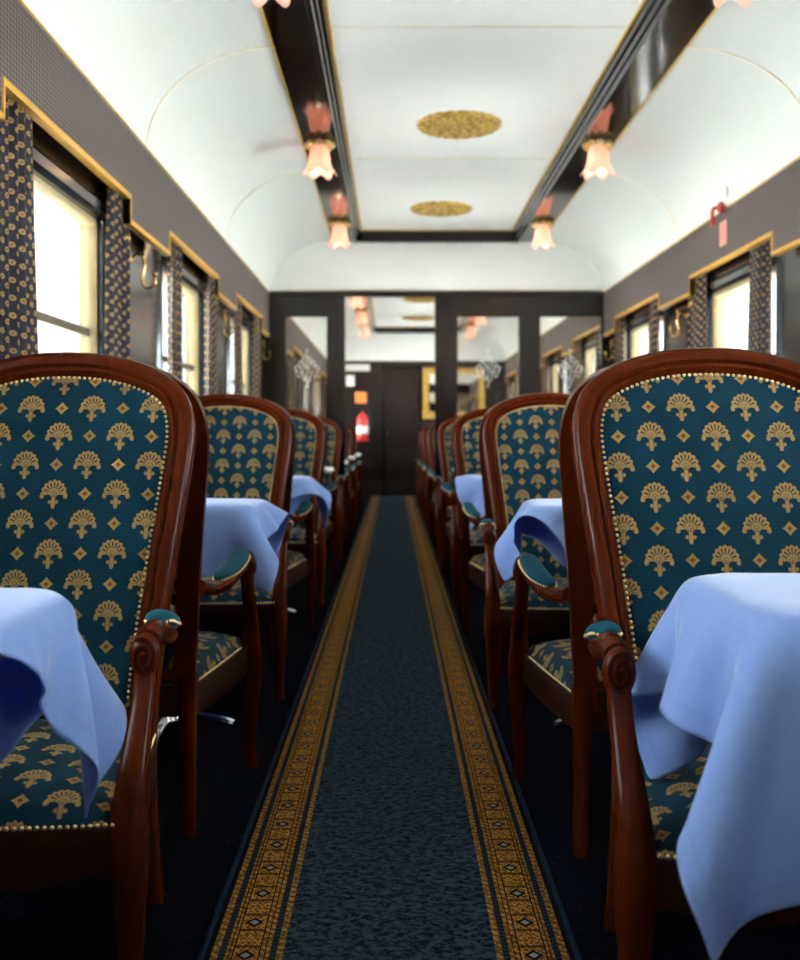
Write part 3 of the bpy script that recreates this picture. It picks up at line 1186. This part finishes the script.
    for i, (x, y, _) in enumerate(fp):
        u = -1 + 2 * i / n
        zb = 0.268 + 0.014 * math.cos(u * PI * 2) * (1 - abs(u) ** 8)
        vs += [(x, y + 0.006, 0.345), (x, y + 0.010, 0.338), (x, y + 0.010, zb + 0.006), (x, y + 0.006, zb), (x, y - 0.026, zb), (x, y - 0.026, 0.345)]
    for i in range(n):
        for j in range(6):
            k = (j + 1) % 6
            fs.append((i * 6 + j, i * 6 + k, (i + 1) * 6 + k, (i + 1) * 6 + j))
    fs += [tuple(range(6)), tuple(n * 6 + j for j in range(6))]
    rb.add(vs, fs)
    for s_ in (-1, 1):
        pr = [(-0.012, 0.268), (0.012, 0.268), (0.014, 0.275), (0.014, 0.338), (0.010, 0.345), (-0.012, 0.345)]
        A = Vector((s_ * 0.212, 0.20, 0)); Bv = Vector((s_ * 0.272, 0.66, 0))
        d = (Bv - A).normalized()
        out = Vector((d.y, -d.x, 0)) * (1 if s_ > 0 else -1)
        mid = [A + (Bv - A) * t + out * (0.008 * math.sin(PI * t)) for t in (0, .2, .4, .6, .8, 1)]
        rb.sweep(mid, pr, [(out, Vector((0, 0, 1)))] * 6)
    rb.box(-0.22, 0.22, 0.195, 0.215, 0.268, 0.34)
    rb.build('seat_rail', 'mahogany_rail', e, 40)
    for p, t in walk([(x * 0.96, y + 0.011, 0.350) for x, y, _ in fp], 0.0110): add_nail(nb, p, (0, 1, 0.25))
    for s_ in (-1, 1):
        for p, t in walk([(s_ * 0.229, 0.225, 0.350), (s_ * 0.255, 0.42, 0.350), (s_ * 0.274, 0.58, 0.350)], 0.0110): add_nail(nb, p, (s_, -0.15, 0.25))
    # legs, arms
    sq = circ(12, 1.0, 0.72)
    for s_ in (-1, 1):
        lp = [(s_ * 0.291, 0.648, 0.375), (s_ * 0.292, 0.655, 0.33), (s_ * 0.293, 0.658, 0.27), (s_ * 0.292, 0.650, 0.18), (s_ * 0.290, 0.642, 0.09), (s_ * 0.291, 0.646, 0.035), (s_ * 0.293, 0.652, 0.012), (s_ * 0.293, 0.652, 0.0)]
        lr = [0.026, 0.029, 0.028, 0.0225, 0.0175, 0.0165, 0.021, 0.019]
        pp = spline([(*a, r) for a, r in zip(lp, lr)], 4)
        MB().sweep([q[:3] for q in pp], sq, [(Vector((1, 0, 0)), Vector((0, 1, 0)))] * len(pp), [float(q[3]) for q in pp]).build('leg', 'mahogany', e, 50)
        rp = [(s_ * 0.204, yb(0.36), 0.37), (s_ * 0.205, yb(0.25), 0.25), (s_ * 0.210, 0.185, 0.12), (s_ * 0.216, 0.166, 0.0)]
        pp = spline([(*a, r) for a, r in zip(rp, (0.024, 0.022, 0.019, 0.0175))], 4)
        MB().sweep([q[:3] for q in pp], sq, [(Vector((1, 0, 0)), Vector((0, 1, 0)))] * len(pp), [float(q[3]) for q in pp]).build('leg', 'mahogany', e, 50)
        # arm: post, elbow, rail back to the stile
        am = MB()
        post = [(s_ * 0.291, 0.650, 0.345, .027), (s_ * 0.293, 0.640, 0.40, .0245), (s_ * 0.294, 0.612, 0.45, .021), (s_ * 0.294, 0.580, 0.50, .0185), (s_ * 0.294, 0.562, 0.54, .0185), (s_ * 0.294, 0.556, 0.575, .019)]
        pp = spline(post, 4)
        am.sweep([q[:3] for q in pp], sq, [(Vector((1, 0, 0)), Vector((0, 1, 0.35)).normalized())] * len(pp), [float(q[3]) for q in pp])
        rail = [(s_ * 0.240, 0.165, 0.580, .017), (s_ * 0.256, 0.235, 0.566, .018), (s_ * 0.276, 0.330, 0.568, .020), (s_ * 0.290, 0.430, 0.592, .021), (s_ * 0.295, 0.510, 0.607, .021), (s_ * 0.295, 0.552, 0.600, .021)]
        pp = spline(rail, 5)
        am.sweep([q[:3] for q in pp], circ(12), None, [float(q[3]) for q in pp])
        am.ell((s_ * 0.294, 0.560, 0.578), (0.026, 0.022, 0.039), 16, 10)
        ao = am.build('arm', 'mahogany', e, 50)
        # carved volute on the front of the scroll
        spi = []
        for k in range(46):
            a = k / 45 * 2 * PI * 2.2
            r = 0.0040 + 0.0180 * (k / 45)
            xx, zz = r * math.cos(a + 1.0) * s_, r * 1.5 * math.sin(a + 1.0)
            yy = 0.560 + 0.0205 * math.sqrt(max(0.0, 1 - (xx / 0.0262) ** 2 - (zz / 0.0395) ** 2))
            spi.append((s_ * 0.294 + xx, yy + 0.002, 0.578 + zz))
        MB().sweep(spi, circ(6, 0.0034), up=(0, 1, 0)).build('volute', 'mahogany', ao, 60)
        # padded elbow rest
        pl = MB()
        pth = spline([(s_ * 0.264, 0.275, 0.583, .010, .006), (s_ * 0.269, 0.300, 0.588, .021, .014), (s_ * 0.279, 0.350, 0.594, .026, .018), (s_ * 0.287, 0.410, 0.606, .027, .019), (s_ * 0.292, 0.462, 0.620, .024, .016), (s_ * 0.294, 0.490, 0.622, .012, .007)], 4)
        pl.sweep([q[:3] for q in pth], circ(14), None, [(float(q[3]), float(q[4])) for q in pth])
        po = pl.build('arm_pad', 'teal_pad', e, 70)
        pn = MB()
        for sd in (-1, 1):
            ed = [Vector((q[0] + sd * q[3] * 0.97, q[1], q[2] - 0.004)) for q in pth]
            for p, t in walk(ed, 0.0095): add_nail(pn, p, (sd, 0, 0.3), 0.0034)
        tag(pn.build('nail_trim', 'nail_brass', po, 60), kind='stuff')
    tag(nb.build('nail_trim', 'nail_brass', e, 60), kind='stuff')
    return e

chair0 = make_chair()
_first = [True]
def put_chair(x, y, facing, label, rz=0.0):
    """facing: the chair's front looks towards the camera (-Y)"""
    c = chair0 if _first[0] else copy_tree(chair0)
    _first[0] = False
    c.location = (x, y, 0)
    c.rotation_euler = (0, 0, (PI if facing else 0) + rz)
    tag(c, label, 'armchair', 'palmette armchairs')
    return c
XR, XR2, XL = 0.633, 1.305, -0.692
MR, ML = 2.06, 2.17
for i in range(4):
    y = MR + BAY * i
    put_chair(XR, y, True, 'teal palmette armchair right of the aisle facing the camera, %s from the front' % ORD[i])
    put_chair(XR2, y, True, 'window-side palmette armchair by the right wall facing the camera, %s from the front' % ORD[i])
    if i < 3:
        put_chair(XR, y, False, 'palmette armchair right of the aisle facing away, behind the %s camera-facing one' % ORD[i])
        put_chair(XR2, y, False, 'window-side palmette armchair by the right wall facing away, in row %s' % ORD[i])
    y = ML + BAY * i
    put_chair(XL, y, True, 'teal palmette armchair left of the aisle facing the camera, %s from the front' % ORD[i])
    if i < 3:
        put_chair(XL, y, False, 'palmette armchair left of the aisle facing away, behind the %s camera-facing one' % ORD[i])
put_chair(0.640, 0.205, False, 'nearest right armchair, only its arm tip showing at the lower right edge')
M2 = [10.33, 12.34, 14.35]
for sgn, xx, side in ((1, XR, 'right'), (-1, XL - 0.03, 'left')):
    put_chair(xx, YP + PT + 0.02, False, 'armchair %s of the aisle just beyond the partition, its back against it' % side)
    for i, y in enumerate(M2 if sgn > 0 else M2[:2]):
        put_chair(xx, y, True, 'armchair %s of the aisle beyond the partition facing the camera, %s row' % (side, ORD[i]))
        if i < 2: put_chair(xx, y, False, 'armchair %s of the aisle beyond the partition facing away, %s row' % (side, ORD[i]))

# ------------------------------------------------------------------ tables
def rrect(x0, x1, y0, y1, r, n=6):
    pts = []
    for cx, cy, a0 in ((x1 - r, y1 - r, 0), (x0 + r, y1 - r, 90), (x0 + r, y0 + r, 180), (x1 - r, y0 + r, 270)):
        for k in range(n + 1):
            a = math.radians(a0 + 90 * k / n)
            pts.append((cx + r * math.cos(a), cy + r * math.sin(a)))
    return pts
TD = 0.215            # half depth
def make_table(sgn):
    """local: x from the aisle edge (0) towards the wall (positive), y centred"""
    e = empty('dining_table')
    W_ = 0.655 if sgn < 0 else 1.40
    pts = rrect(0, W_, -TD, TD, 0.09)
    n = len(pts)
    lay = [(0.022, ZT - 0.042), (0.012, ZT - 0.036), (0.012, ZT - 0.020), (0.020, ZT - 0.012)]
    vs, fs = [], []
    cx, cy = W_ / 2, 0
    for ins, z in lay:
        for x, y in pts:
            vs.append((x + (cx - x) * ins / (W_ / 2), y * (1 - ins / TD), z))
    for j in range(len(lay) - 1):
        for i in range(n):
            fs.append((j * n + i, j * n + (i + 1) % n, (j + 1) * n + (i + 1) % n, (j + 1) * n + i))
    fs += [tuple(range(n)), tuple((len(lay) - 1) * n + i for i in range(n))]
    MB().add(vs, fs).build('table_top', 'table_white', e, 40)
    for xc in ((0.30,) if sgn < 0 else (0.30, 1.10)):
        MB().lathe((xc, 0, 0), [(0.0, 0.035), (0.055, 0.035), (0.040, 0.06), (0.028, 0.10), (0.026, 0.55), (0.034, 0.64), (0.08, 0.686), (0.0, 0.686)], 18).build('pedestal', 'chrome', e)
        f = MB()
        for a in (0, PI / 2, PI, 3 * PI / 2):
            d = Vector((math.cos(a), math.sin(a), 0))
            path = [Vector((xc, 0, 0.040)) + d * 0.03, Vector((xc, 0, 0.034)) + d * 0.12, Vector((xc, 0, 0.020)) + d * 0.19, Vector((xc, 0, 0.014)) + d * 0.21]
            f.sweep(path, circ(8), None, [0.018, 0.016, 0.014, 0.012])
        f.build('foot', 'chrome', e)
    if sgn < 0:
        for ch in e.children: ch.scale = (-1, 1, 1)
    return e
tR, tL = make_table(1), make_table(-1)
TY = [1.17 + BAY * i for i in range(4)]
TY2 = [9.35, 11.36, 13.37]
TXR, TXL = 0.422, -0.42
LEFT_DY = {0: 0.02, 1: 0.02, 2: 0.02}
RIGHT_DY = {0: 0.17}
firstR = firstL = True
for i, y in enumerate(TY + TY2):
    where = '%s from the camera' % ORD[i] if i < 4 else 'beyond the partition, %s there' % ORD[i - 4]
    t = tR if firstR else copy_tree(tR); firstR = False
    t.location = (TXR, y + RIGHT_DY.get(i, 0), 0)
    tag(t, 'dining table at the right wall, %s' % where, 'table', 'dining tables')
    t = tL if firstL else copy_tree(tL); firstL = False
    t.location = (TXL, y + LEFT_DY.get(i, 0.02), 0)
    tag(t, 'small dining table at the left wall, %s' % where, 'table', 'dining tables')

# ------------------------------------------------------------------ tablecloths, draped by a small position-based simulation
def drape(x0, x1, y0, y1, rad, cx, cy, sx, sy, ang, n, seed, steps=170, xlim=None, bend=0.15, slack=0.96):
    """cloth sx by sy centred at (cx,cy) turned by ang falls over the rounded table top"""
    rng = np.random.default_rng(seed)
    nx, ny = n, max(8, int(round(n * sy / sx)))
    gx, gy = np.meshgrid(np.linspace(-sx / 2, sx / 2, nx), np.linspace(-sy / 2, sy / 2, ny), indexing='ij')
    ca, sa = math.cos(ang), math.sin(ang)
    p = np.stack([cx + gx * ca - gy * sa, cy + gx * sa + gy * ca, np.full_like(gx, ZT + 0.001)], -1)
    p[..., 2] += rng.normal(0, 0.0006, gx.shape)
    p[..., :2] += rng.normal(0, 0.0004, gx.shape + (2,))
    prev = p.copy()
    hx, hy = sx / (nx - 1), sy / (ny - 1)
    dg = math.hypot(hx, hy)
    cons = []
    def pairs(sl_a, sl_b, L, k): cons.append((sl_a, sl_b, L, k))
    S = slice
    for o in (0, 1):
        pairs((S(o, nx - 1, 2), S(None)), (S(o + 1, nx, 2), S(None)), hx, 1.0)
        pairs((S(None), S(o, ny - 1, 2)), (S(None), S(o + 1, ny, 2)), hy, 1.0)
    for o in (0, 1):
        pairs((S(o, nx - 1, 2), S(0, ny - 1)), (S(o + 1, nx, 2), S(1, ny)), dg, 0.35)
        pairs((S(o, nx - 1, 2), S(1, ny)), (S(o + 1, nx, 2), S(0, ny - 1)), dg, 0.35)
    for step, kb in ((2, 0.12), (5, bend)):
        for o in range(2 * step):
            pairs((S(o, nx - step, 2 * step), S(None)), (S(o + step, nx, 2 * step), S(None)), step * hx, -kb)
            pairs((S(None), S(o, ny - step, 2 * step)), (S(None), S(o + step, ny, 2 * step)), step * hy, -kb)
    mx, my = (x0 + x1) / 2, (y0 + y1) / 2
    bx, by = (x1 - x0) / 2 - rad, (y1 - y0) / 2 - rad
    dt = 0.016
    for it in range(steps):
        vel = (p - prev) * (0.985 if it < steps * 0.6 else 0.93)
        prev = p.copy()
        p = p + vel
        p[..., 2] -= 9.8 * dt * dt
        for k in range(16):
            for a, b, L, st in cons:
                A, B_ = p[a], p[b]
                na, nb_ = min(A.shape[0], B_.shape[0]), min(A.shape[1], B_.shape[1])
                A = A[:na, :nb_]; B_ = B_[:na, :nb_]
                d = B_ - A
                l = np.sqrt((d * d).sum(-1)) + 1e-9
                if st < 0: c = np.where(l < L * slack, (l - L * slack) / l, 0.0) * -st
                else: c = (l - L) / l * st
                corr = d * (c * 0.5)[..., None]
                A += corr
                B_ -= corr
            # table: column with the rounded outline
            qx, qy = np.abs(p[..., 0] - mx) - bx, np.abs(p[..., 1] - my) - by
            ox, oy = np.maximum(qx, 0), np.maximum(qy, 0)
            ol = np.sqrt(ox * ox + oy * oy) + 1e-9
            sd = ol + np.minimum(np.maximum(qx, qy), 0) - rad
            eps = 0.004
            dz = ZT + 0.001 - p[..., 2]
            ins = (sd < eps) & (dz > 0)
            top = ins & (dz < (eps - sd))
            side = ins & ~top
            p[..., 2] = np.where(top, ZT + 0.001, p[..., 2])
            dirx = np.where(ol > 1e-6, ox / ol, 0) * np.sign(p[..., 0] - mx)
            diry = np.where(ol > 1e-6, oy / ol, 0) * np.sign(p[..., 1] - my)
            # straight edges
            fx = (ox <= 0) & (oy <= 0)
            dirx = np.where(fx, np.where(qx > qy, np.sign(p[..., 0] - mx), 0), dirx)
            diry = np.where(fx, np.where(qx > qy, 0, np.sign(p[..., 1] - my)), diry)
            push = np.where(side, np.minimum(eps - sd, 0.02), 0)
            p[..., 0] += dirx * push
            p[..., 1] += diry * push
            on = p[..., 2] >= ZT
            p[..., 0] = np.where(on & (sd < -0.02), prev[..., 0] + (p[..., 0] - prev[..., 0]) * 0.15, p[..., 0])
            p[..., 1] = np.where(on & (sd < -0.02), prev[..., 1] + (p[..., 1] - prev[..., 1]) * 0.15, p[..., 1])
            if xlim is not None: p[..., 0] = np.clip(p[..., 0], xlim[0], xlim[1])
    return p

def cloth(name, label, p, loc):
    nx, ny = p.shape[:2]
    vs = (p - np.array(loc)).reshape(-1, 3)
    fs = [(i * ny + j, (i + 1) * ny + j, (i + 1) * ny + j + 1, i * ny + j + 1) for i in range(nx - 1) for j in range(ny - 1)]
    uvs = [(i / (nx - 1), j / (ny - 1)) for i in range(nx) for j in range(ny)]
    o = mesh_obj(name, vs.tolist(), fs, 'tablecloth_blue', None, 180, uvs, loc)
    md = o.modifiers.new('smooth', 'SUBSURF'); md.levels = 1; md.render_levels = 2
    md = o.modifiers.new('thickness', 'SOLIDIFY'); md.thickness = 0.0016; md.offset = 1
    tag(o, label, 'tablecloth', 'light blue tablecloths')
    return o

def table_rect(side, i):
    y = TY[i] + (LEFT_DY.get(i, 0.02) if side < 0 else RIGHT_DY.get(i, 0))
    if side > 0: return (TXR, TXR + 1.40, y - TD, y + TD)
    return (TXL - 0.655 + 0.0, TXL, y - TD, y + TD)
spec = [
    # side, row, cx offset from the aisle edge (into the table), cy offset, sx, sy, angle, seed, n, bend, slack, steps
    (1, 0, 0.33, -0.045, 0.98, 0.89, -0.10, 11, 40, 0.06, 0.93, 120, 'large light blue tablecloth hanging in folds over the nearest right table'),
    (-1, 0, 0.40, 0.06, 0.93, 0.93, 1.05, 22, 40, 0.10, 0.95, 120, 'light blue tablecloth on the nearest left table, one pointed corner hanging'),
    (1, 1, 0.36, 0.04, 0.88, 0.88, 0.54, 13, 30, 0.15, 0.96, 110, 'light blue tablecloth on the second right table, hanging in two points'),
    (-1, 1, 0.34, -0.01, 0.86, 0.82, 0.08, 14, 30, 0.10, 0.95, 110, 'light blue tablecloth with soft folds on the second left table'),
    (1, 2, 0.32, -0.02, 0.84, 0.80, -0.15, 15, 20, 0.10, 0.95, 90, 'light blue tablecloth on the third right table'),
    (-1, 2, 0.31, 0.02, 0.84, 0.84, 0.62, 16, 20, 0.10, 0.95, 90, 'light blue tablecloth with a dark turned corner on the third left table'),
]
for side, i, ox, oy, sx, sy, ang, seed, n, bend, slack, steps, lb in spec:
    x0, x1, y0, y1 = table_rect(side, i)
    cx = (x0 + ox) if side > 0 else (x1 - ox)
    cy = (y0 + y1) / 2 + oy
    lim = (XC - HW + 0.02, XC + HW - 0.02)
    rad = 0.11 if side < 0 and i == 0 else 0.09
    p = drape(x0, x1, y0, y1, rad, cx, cy, sx, sy, ang, n, seed, steps, lim, bend, slack)
    cloth('tablecloth', lb, p, (cx, cy, ZT))

# ------------------------------------------------------------------ fittings on the right wall and at the far end
al = empty('alarm_handle', (XC + HV - 0.02, 5.36, 2.16))
MB().lathe((0, 0, 0), [(0.0, 0.0), (0.030, 0.0), (0.030, -0.018), (0.020, -0.024), (0.0, -0.026)], 16, 0).build('base', 'red_paint', al)
MB().sweep(spline([(-0.02, 0, 0.0), (-0.05, -0.005, -0.01), (-0.055, -0.01, -0.06), (-0.05, -0.01, -0.10)], 5), circ(8, 0.010), up=(0, 1, 0)).build('handle', 'red_paint', al)
MB().box(-0.012, 0.0, -0.10, -0.085, 0.03, 0.09).build('bracket', 'white_plastic', al, 0)
tag(al, 'small red emergency handle at the top of the right wall', 'alarm handle')
st = MB().box(-0.002, 0.001, -0.055, 0.055, -0.065, 0.065).build('warning_plate', 'pink_sign', None, 0)
st.location = (XC + HV - 0.001, 5.40, 2.03)
tag(st, 'small pink notice plate on the right pelmet below the red handle', 'notice')

def far_end():
    y = YF
    # wide door in the far wall
    d = struct(MB().box(-0.13, 0.40, y - 0.03, y, 0.0, 2.02).build('door_1', 'door_wood', None, 0))
    MB().box(-0.17, -0.13, y - 0.05, y, 0, 2.06).build('door_jamb', 'dark_wood', d, 0)
    MB().box(0.40, 0.44, y - 0.05, y, 0, 2.06).build('door_jamb', 'dark_wood', d, 0)
    MB().box(-0.17, 0.44, y - 0.05, y, 2.02, 2.06).build('door_head', 'dark_wood', d, 0)
    MB().lathe((-0.08, y - 0.06, 1.0), [(0.0, 0.0), (0.02, 0.0), (0.02, 0.03), (0.0, 0.03)], 12, 1).build('door_handle', 'brass', d)
    # mirror in a broad gilt frame
    x0, x1, z0, z1 = 0.47, 1.46, 1.22, 2.03
    pf = empty('framed_mirror', ((x0 + x1) / 2, y - 0.055, z0))
    mb = MB()
    W_, H_ = (x1 - x0) / 2, z1 - z0
    t = 0.10
    for (a, b, c, dd) in ((-W_, -W_ + t, 0, H_), (W_ - t, W_, 0, H_), (-W_ + t, W_ - t, 0, t), (-W_ + t, W_ - t, H_ - t, H_)):
        mb.box(a, b, 0.0, 0.05, c, dd)
    mb2 = MB()
    for (a, b, c, dd) in ((-W_ + 0.02, -W_ + 0.05, 0.02, H_ - 0.02), (W_ - 0.05, W_ - 0.02, 0.02, H_ - 0.02), (-W_ + 0.05, W_ - 0.05, 0.02, 0.05), (-W_ + 0.05, W_ - 0.05, H_ - 0.05, H_ - 0.02)):
        mb2.box(a, b, -0.015, 0.0, c, dd)
    fo = mb.build('frame', 'gilt', pf, 0)
    mb2.build('frame_bead', 'gilt', fo, 0)
    MB().box(-W_ + t, W_ - t, 0.02, 0.03, t, H_ - t).build('mirror_pane', 'mirror_glass', pf, 0)
    tag(pf, 'gold framed mirror on the dark far end wall', 'mirror')
    # fire extinguisher
    fe = empty('fire_extinguisher', (-0.48, y - 0.10, 0.86))
    MB().lathe((0, 0, 0), [(0.0, 0.0), (0.085, 0.0), (0.09, 0.02), (0.09, 0.34), (0.075, 0.40), (0.03, 0.44), (0.03, 0.47), (0.0, 0.47)], 20).build('cylinder', 'red_paint', fe)
    MB().lathe((0, 0, 0.12), [(0.0905, 0.0), (0.0915, 0.0), (0.0915, 0.12), (0.0905, 0.12)], 20).build('white_label', 'white_plastic', fe)
    MB().box(-0.02, 0.02, -0.09, 0.03, 0.47, 0.50).box(-0.015, 0.015, -0.10, 0.0, 0.52, 0.535).build('valve', 'black_rubber', fe, 0)
    MB().sweep(spline([(0.02, 0, 0.48), (0.09, -0.02, 0.50), (0.13, -0.02, 0.38), (0.115, -0.02, 0.12)], 5), circ(8, 0.014), up=(0, 1, 0)).build('hose', 'black_rubber', fe)
    MB().box(-0.10, 0.10, 0.06, 0.10, 0.10, 0.40).build('bracket', 'black_rubber', fe, 0)
    tag(fe, 'red fire extinguisher hanging on the far end wall', 'extinguisher')
    s1 = MB().box(-0.09, 0.09, -0.012, 0, 0, 0.17).build('sign_plate', 'orange_sign', None, 0)
    s1.location = (-0.51, y, 1.47)
    tag(s1, 'orange square sign above the red extinguisher', 'sign')
    s2 = MB().box(-0.065, 0.065, -0.05, 0, 0, 0.17).build('wall_box', 'white_plastic', None, 0)
    MB().box(-0.03, 0.03, -0.054, -0.05, 0.05, 0.12).build('cover', 'white_plastic', s2, 0)
    s2.location = (-0.68, y, 1.74)
    tag(s2, 'small white box on the far end wall', 'wall box')
    s3 = MB().box(-0.20, 0.20, -0.08, 0, 0, 0.10).build('wall_fixture', 'white_plastic', None, 0)
    MB().box(-0.18, 0.18, -0.084, -0.08, 0.02, 0.08).build('diffuser', 'white_plastic', s3, 0)
    s3.location = (-0.57, y, 1.98)
    tag(s3, 'long white fixture high on the far end wall', 'fixture')
far_end()

# ------------------------------------------------------------------ outside: pale ground and hazy hills
g = MB().box(-400, 400, -400, 400, -1.3, -1.2).build('ground', 'ground', None, 0)
struct(g)
def hill(sgn, seed):
    rnd = random.Random(seed)
    n = 60
    vs, fs = [], []
    ph = [rnd.random() * 6 for _ in range(5)]
    for i in range(n + 1):
        y = -250 + 700 * i / n
        h = 16 + 9 * math.sin(y / 57 + ph[0]) + 5 * math.sin(y / 23 + ph[1]) + 2 * math.sin(y / 9 + ph[2])
        for (dx, f) in ((0, 0.0), (30, 0.75), (55, 1.0), (110, 0.4), (150, 0.0)):
            vs.append((XC + sgn * (110 + dx), y, -1.25 + max(h, 3) * f))
    for i in range(n):
        for j in range(4):
            a = i * 5 + j
            fs.append((a, a + 1, a + 6, a + 5))
    o = mesh_obj('hillside', vs, fs, 'hill', None, 80)
    tag(o, 'pale hazy hillside seen through the %s windows' % ('left' if sgn < 0 else 'right'), 'hill')
hill(-1, 3)
hill(1, 4)
